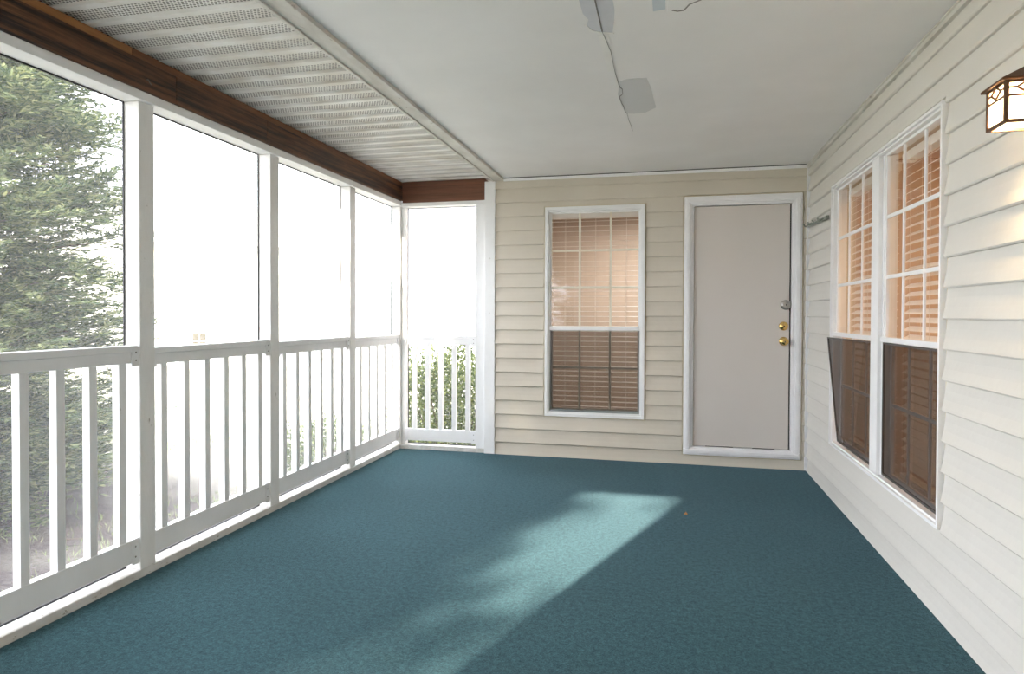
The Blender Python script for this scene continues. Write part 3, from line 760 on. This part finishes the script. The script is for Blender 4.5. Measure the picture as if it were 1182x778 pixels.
mb.add([(x,y,zt-.006) for x, y in e4] + [(x,y,zt+.001) for x, y in e4] + [(ax_+.030,ay_-.012,zp),(ax_+.050,ay_-.012,zp),(ax_+.050,ay_+.012,zp),(ax_+.030,ay_+.012,zp)],
       [(3,2,1,0),(0,1,5,4),(1,2,6,5),(2,3,7,6),(3,0,4,7),(4,5,9,8),(5,6,10,9),(6,7,11,10),(7,4,8,11),(8,9,10,11)])
mb.build('lantern_roof', M['bronze'], la, bevel=.001)
mb = MB(); mb.box(W-.028, W-.004, ay_-.055, ay_+.055, 1.765, 1.99); mb.box(X1, W-.02, ay_-.012, ay_+.012, Z1-.004, Z1+.02); mb.box(X1-.002, W-.02, ay_-.010, ay_+.010, Z0-.002, Z0+.012)
mb.build('back_plate', M['bronze'], la, bevel=.003)
mb = MB(); cx, cy, cz = (X0+X1)/2, (Y0+Y1)/2, 1.845
mb.lathe([(.006, -.03), (.012, -.022), (.020, -.005), (.021, .006), (.016, .018), (.006, .026)], 16, lambda x, y, h: (cx+x, cy+y, cz+h))
mb.build('bulb', M['bulb'], la, smooth=True)

# ------------------------------------------------------------------ tiny litter on the carpet
mb = MB(); mb.add([(2.508, -1.438, .002), (2.520, -1.452, .003), (2.534, -1.440, .002), (2.521, -1.400, .002), (2.521, -1.430, .012), (2.521,-1.405,.009)],
       [(0,1,4), (1,2,4), (2,3,5,4), (3,0,4,5), (0,3,2,1)])
tag(mb.build('dry_leaf', M['leaf_dry'], origin=(2.521, -1.43, 0)), 'tiny orange-brown dry leaf scrap on the carpet before the door', 'leaf')

# ------------------------------------------------------------------ outside: ground, tree, shrub, house
def gz(x, y):
    r = math.hypot(x + 1, y)
    return -.92 - .55 * min(1, max(0, (r - 5) / 18))
mb = MB(); nn = 60; vs = []
def gx(i): t = (i / nn) * 2 - 1; return 70 * math.copysign(abs(t) ** 2.2, t)
for j in range(nn+1):
    for i in range(nn+1):
        x, y = gx(i) - 2, gx(j); vs.append((x, y, gz(x, y) + .03 * math.sin(x*2.3) * math.cos(y*1.9)))
mb.add(vs, [(j*(nn+1)+i, j*(nn+1)+i+1, (j+1)*(nn+1)+i+1, (j+1)*(nn+1)+i) for j in range(nn) for i in range(nn)])
struct(mb.build('ground', M['ground'], recalc=False, smooth=True), 'dry lawn and mulch bed outside below the porch', 'ground')

def mesh_np(name, V, F4, m, parent, origin):
    me = bpy.data.meshes.new(name)
    V = V - np.array(origin)
    nv, nf = len(V), len(F4)
    me.vertices.add(nv); me.vertices.foreach_set('co', V.astype(np.float32).ravel())
    me.loops.add(nf*4); me.loops.foreach_set('vertex_index', F4.astype(np.int32).ravel())
    me.polygons.add(nf); me.polygons.foreach_set('loop_start', np.arange(0, nf*4, 4, dtype=np.int32))
    me.update(calc_edges=True); me.materials.append(m)
    o = bpy.data.objects.new(name, me); C.objects.link(o)
    o.parent = parent; return o
def blades(P, D, U, L, Wd):
    """diamond leaves: start P, direction D, width dir U"""
    a = P; b = P + D*L[:, None]*.45 + U*Wd[:, None]; c = P + D*L[:, None]; d = P + D*L[:, None]*.45 - U*Wd[:, None]
    V = np.stack([a, b, c, d], 1).reshape(-1, 3); F = np.arange(len(V)).reshape(-1, 4)
    return V, F
def nrm(v): return v / np.maximum(np.linalg.norm(v, axis=-1, keepdims=True), 1e-9)
def conifer(base, ht, R, seed, nbr, label, group=None, z0=.25, azr=None, dens=1.0, lscale=1.0, cone=None):
    rs = np.random.RandomState(seed)
    root = empty('conifer_tree', base); tag(root, label, 'tree', group)
    bx, by, bz = base
    # trunk and branch wood
    mb = MB(); n = 8
    for i in range(n):
        h0, h1 = ht*i/n, ht*(i+1)/n
        mb.rod((bx+.04*math.sin(i), by, bz+h0-.05), (bx+.04*math.sin(i+1), by, bz+h1), .13*(1-i/n)+.012, 8, .13*(1-(i+1)/n)+.012)
    A = []; 
    PP = []; DD = []; UU = []; LL = []; WW = []
    for b in range(nbr):
        t = (b + rs.rand()) / nbr; z = z0 + (ht - z0) * t ** 1.3
        rad = R * (1 - (z/ht) ** 2.2) ** .8 * (.78 + .30*rs.rand())
        if cone: rad = min(R, cone * (ht - z)) * (.80 + .25*rs.rand())
        if z < .8: rad *= (.80 + .25*z)
        az = rs.rand()*2*math.pi
        up = .38 + .25*rs.rand() - .25*(1-t)
        dh = np.array([math.cos(az), math.sin(az), 0.])
        def pos(q): return np.array([bx, by, bz + z]) + dh*rad*q + np.array([0, 0, rad*(up*q - .30*q*q)])
        if b % 3 == 0: mb.rod(tuple(pos(0)), tuple(pos(.85)), .02, 5, .005)
        side = np.array([-dh[1], dh[0], 0.])
        ns = int((10 + 16*rad) * dens)
        for k in range(ns):
            q = .25 + .75 * (k + rs.rand())/ns
            p = pos(q)
            sg = 1 if rs.rand() > .5 else -1
            ang = rs.uniform(.15, 1.0) * sg
            d = dh*math.cos(ang) + side*math.sin(ang) + np.array([0, 0, rs.uniform(-.15, .45)]); d /= np.linalg.norm(d)
            off = rs.uniform(0, .22) * (1.1 - .4*q)
            p = p + (side*sg*off + np.array([0, 0, rs.uniform(-.10, .10)]))
            Ls = rs.uniform(.24, .46) * lscale
            nb = int(16)
            u = np.cross(d, [0, 0, 1.]); u /= np.linalg.norm(u) + 1e-6
            w = np.cross(u, d)
            ii = np.arange(nb); sv = (ii + .5)/nb
            an = (rs.uniform(.35, .8, nb) * np.where(ii % 2, 1, -1))[:, None]; tw = rs.uniform(-.5, .5, nb)[:, None]
            dd = d*np.cos(an) + (u*np.cos(tw) + w*np.sin(tw))*np.sin(an)
            PP.append(p + d*(Ls*sv*.85)[:, None] + w*(.02*np.sin(sv*3))[:, None]); DD.append(dd)
            UU.append(np.cross(dd, w) + w*rs.uniform(-.6, .6, nb)[:, None])
            LL.append(Ls*(.42 - .26*sv)); WW.append(.0105*lscale + .005*rs.rand(nb))
    mb.build('trunk', M['bark'], root)
    PP = np.concatenate(PP); DD = nrm(np.concatenate(DD)); UU = nrm(np.concatenate(UU)); V, F = blades(PP, DD, UU, np.concatenate(LL), np.concatenate(WW))
    mesh_np('foliage', V, F, M['conifer'], root, base)
    return root
conifer((-5.1, -.22, -.95), 8.2, 1.80, 11, 620, 'tall feathery green conifer outside the nearest bay', dens=1.25, z0=.2)
conifer((-3.76, -14.0, -1.0), 8.1, 2.5, 5, 440, 'conifer behind the viewer whose edge dapples the floor light', dens=1.0, lscale=1.25, cone=.53)
conifer((-8.0, -19.2, -1.0), 13.5, 2.6, 6, 330, 'taller conifer behind the viewer shading the side railings', dens=.8, lscale=1.3)
conifer((1.08, -12.2, -1.0), 7.8, 2.1, 8, 340, 'conifer behind the viewer across from the end opening', dens=.8, lscale=1.3, cone=1.3)

def shrub(c, rad, n, seed, label):
    rs = np.random.RandomState(seed); root = empty('leafy_shrub', (c[0], c[1], c[2])); tag(root, label, 'shrub')
    d = nrm(rs.randn(n, 3)); d[:, 2] = np.abs(d[:, 2]) * .9 + d[:, 2]*.1
    lump = 1 + .14*np.sin(d[:, 0]*7 + 1) * np.cos(d[:, 1]*6) + .10*np.sin(d[:, 2]*11)
    r = (rs.rand(n) ** .22) * lump
    P = np.array(c) + d*r[:, None]*np.array(rad)
    P[:, 2] = np.maximum(P[:, 2], c[2] + .03)
    D = nrm(d + rs.randn(n, 3)*.8); U = nrm(np.cross(D, rs.randn(n, 3)))
    V, F = blades(P, D, U, rs.uniform(.035, .065, n), rs.uniform(.010, .017, n))
    mesh_np('foliage', V, F, M['shrub'], root, c)
    mb = MB()
    for i in range(14):
        a = rs.rand()*6.28; q = rs.uniform(.3, .85)
        mb.rod((c[0]+.05*math.cos(a), c[1]+.05*math.sin(a), c[2]-.05), (c[0]+rad[0]*q*math.cos(a), c[1]+rad[1]*q*math.sin(a), c[2]+rad[2]*rs.uniform(.5, .8)), .013, 6, .004)
    mb.build('branches', M['bark'], root)
shrub((-.20, 2.15, -.92), (1.0, 1.0, 1.90), 26000, 4, 'dense small-leaved green shrub just outside the end railing')
shrub((-2.3, 2.9, -.95), (.9, .8, .75), 5000, 9, 'low pale green shrub on the lawn beyond the side railing')

# grass tufts: scattered blades on the near lawn
rs = np.random.RandomState(2); n = 16000
P = np.stack([rs.uniform(-7, -.6, n), rs.uniform(-4.5, 5.5, n), np.zeros(n)], 1)
keep = (np.sin(P[:, 0]*2.1) + np.cos(P[:, 1]*1.7) + rs.randn(n)*.5) > .2; P = P[keep]; n = len(P)
P[:, 2] = np.array([gz(x, y) + .03*math.sin(x*2.3)*math.cos(y*1.9) - .005 for x, y, _ in P])
D = nrm(np.stack([rs.randn(n)*.5, rs.randn(n)*.5, np.ones(n)], 1)); U = nrm(np.cross(D, rs.randn(n, 3)))
V, F = blades(P, D, U, rs.uniform(.04, .11, n), rs.uniform(.003, .006, n))
g = mesh_np('grass', V, F, M['grass'], None, (0, 0, 0)); g['kind'] = 'stuff'; tag(g, 'sparse grass blades on the ground below the porch', 'grass')
# twigs on the mulch
for i in range(6):
    x, y = random.uniform(-4.2, -2.2), random.uniform(-1.6, 1.0); a = random.uniform(0, 3); l = random.uniform(.2, .5); z = gz(x, y) + .03
    mb = MB(); mb.rod((x, y, z), (x+l*math.cos(a), y+l*math.sin(a), z+.03), .006, 6, .003)
    tag(mb.build('fallen_twig', M['bark'], origin=(x, y, z)), 'thin fallen twig lying on the mulch under the conifer', 'twig', 'twigs on the mulch')

# far house
hx, hy = -22.0, 20.5
ho = empty('far_house', (hx, hy, -1.5)); tag(ho, 'pale cream house with a small window far across the lawn', 'house')
def HT(u, w, z):   # u along facade, w depth away from the viewer
    a = math.radians(38); return (hx + u*math.cos(a) + w*-math.sin(a), hy + u*math.sin(a) + w*math.cos(a), z)
def HB(mb, u0, u1, w0, w1, z0, z1): mb.hexa([HT(*p) for p in [(u0,w0,z0),(u1,w0,z0),(u1,w1,z0),(u0,w1,z0),(u0,w0,z1),(u1,w0,z1),(u1,w1,z1),(u0,w1,z1)]])
mb = MB(); HB(mb, -16, 7.5, 0, 8, -1.6, 4.6); mb.build('house_wall', M['house'], ho)
mb = MB(); mb.hexa([HT(*p) for p in [(-16.5,-.5,4.6),(8,-.5,4.6),(8,8.5,4.6),(-16.5,8.5,4.6),(-16.5,3.6,7.2),(8,3.6,7.2),(8,4.4,7.2),(-16.5,4.4,7.2)]]); mb.build('roof', M['houseroof'], ho)
for u, z in ((2.6, -.1), (-4, -.1), (-4, 2.6), (-9, 2.6), (2.6, 2.6)):
    if z > 1 and u > 0: continue
    mb = MB(); HB(mb, u-.36, u+.36, -.04, .0, z-.4, z+.4); wf = mb.build('window', M['white'], ho)
    mb = MB()
    for du in (-.165, .165):
        for dz in (-.19, .19): HB(mb, u+du-.14, u+du+.14, -.06, -.035, z+dz-.16, z+dz+.16)
    mb.build('pane', M['farglass'], wf)

# ------------------------------------------------------------------ light
w = bpy.data.worlds.new('sky'); bpy.context.scene.world = w; w.use_nodes = True
bg = w.node_tree.nodes['Background']; bg.inputs['Color'].default_value = (.91, .93, 1.0, 1); bg.inputs['Strength'].default_value = 2.0
sd = bpy.data.lights.new('sun', 'SUN'); sd.energy = 4.6; sd.angle = math.radians(.6); sd.color = (1, .92, .74)
so = bpy.data.objects.new('sun', sd); C.objects.link(so)
el = math.radians(21.6); dv = Vector((.324*math.cos(el), .946*math.cos(el), -math.sin(el)))
so.rotation_euler = dv.to_track_quat('-Z', 'Y').to_euler(); so.location = (-6, -16, 9)
def area(name, loc, rot, sx, sy, e, col):
    d = bpy.data.lights.new(name, 'AREA'); d.shape = 'RECTANGLE'; d.size = sx; d.size_y = sy; d.energy = e; d.color = col
    o = bpy.data.objects.new(name, d); C.objects.link(o); o.location = loc; o.rotation_euler = rot; return o
area('room_ceiling_light', (W + 1.6, -1.9, 2.44), (0, 0, 0), .5, .5, 11, (1, .64, .32))
area('back_room_ceiling_light', (2.2, 1.6, 2.44), (0, 0, 0), .4, .4, 14, (1, .93, .86))

# ------------------------------------------------------------------ camera
cam = bpy.data.cameras.new('camera'); co = bpy.data.objects.new('camera', cam); C.objects.link(co)
fwd = Vector((-0.2302661, 0.97302436, -0.01418156)); rt = Vector((0.97310651, 0.23033281, 0.00324345)); up = Vector((-0.00642244, 0.01305331, 0.99989418))
m = Matrix((rt, up, -fwd)).transposed().to_4x4(); m.translation = Vector((2.3998, -5.6491, 1.2455))
co.matrix_world = m
cam.sensor_width = 36; cam.sensor_fit = 'HORIZONTAL'; cam.lens = 755.97 / 1182 * 36; cam.shift_y = -(389 - 373.5) / 1182
cam.clip_start = .02; cam.clip_end = 300
sc = bpy.context.scene; sc.camera = co
sc.view_settings.view_transform = 'Standard'; sc.view_settings.look = 'None'; sc.view_settings.gamma = 1
sc.view_settings.use_curve_mapping = False; sc.view_settings.exposure = 2.15
sc.cycles.max_bounces = 12; sc.cycles.diffuse_bounces = 7; sc.cycles.transparent_max_bounces = 24
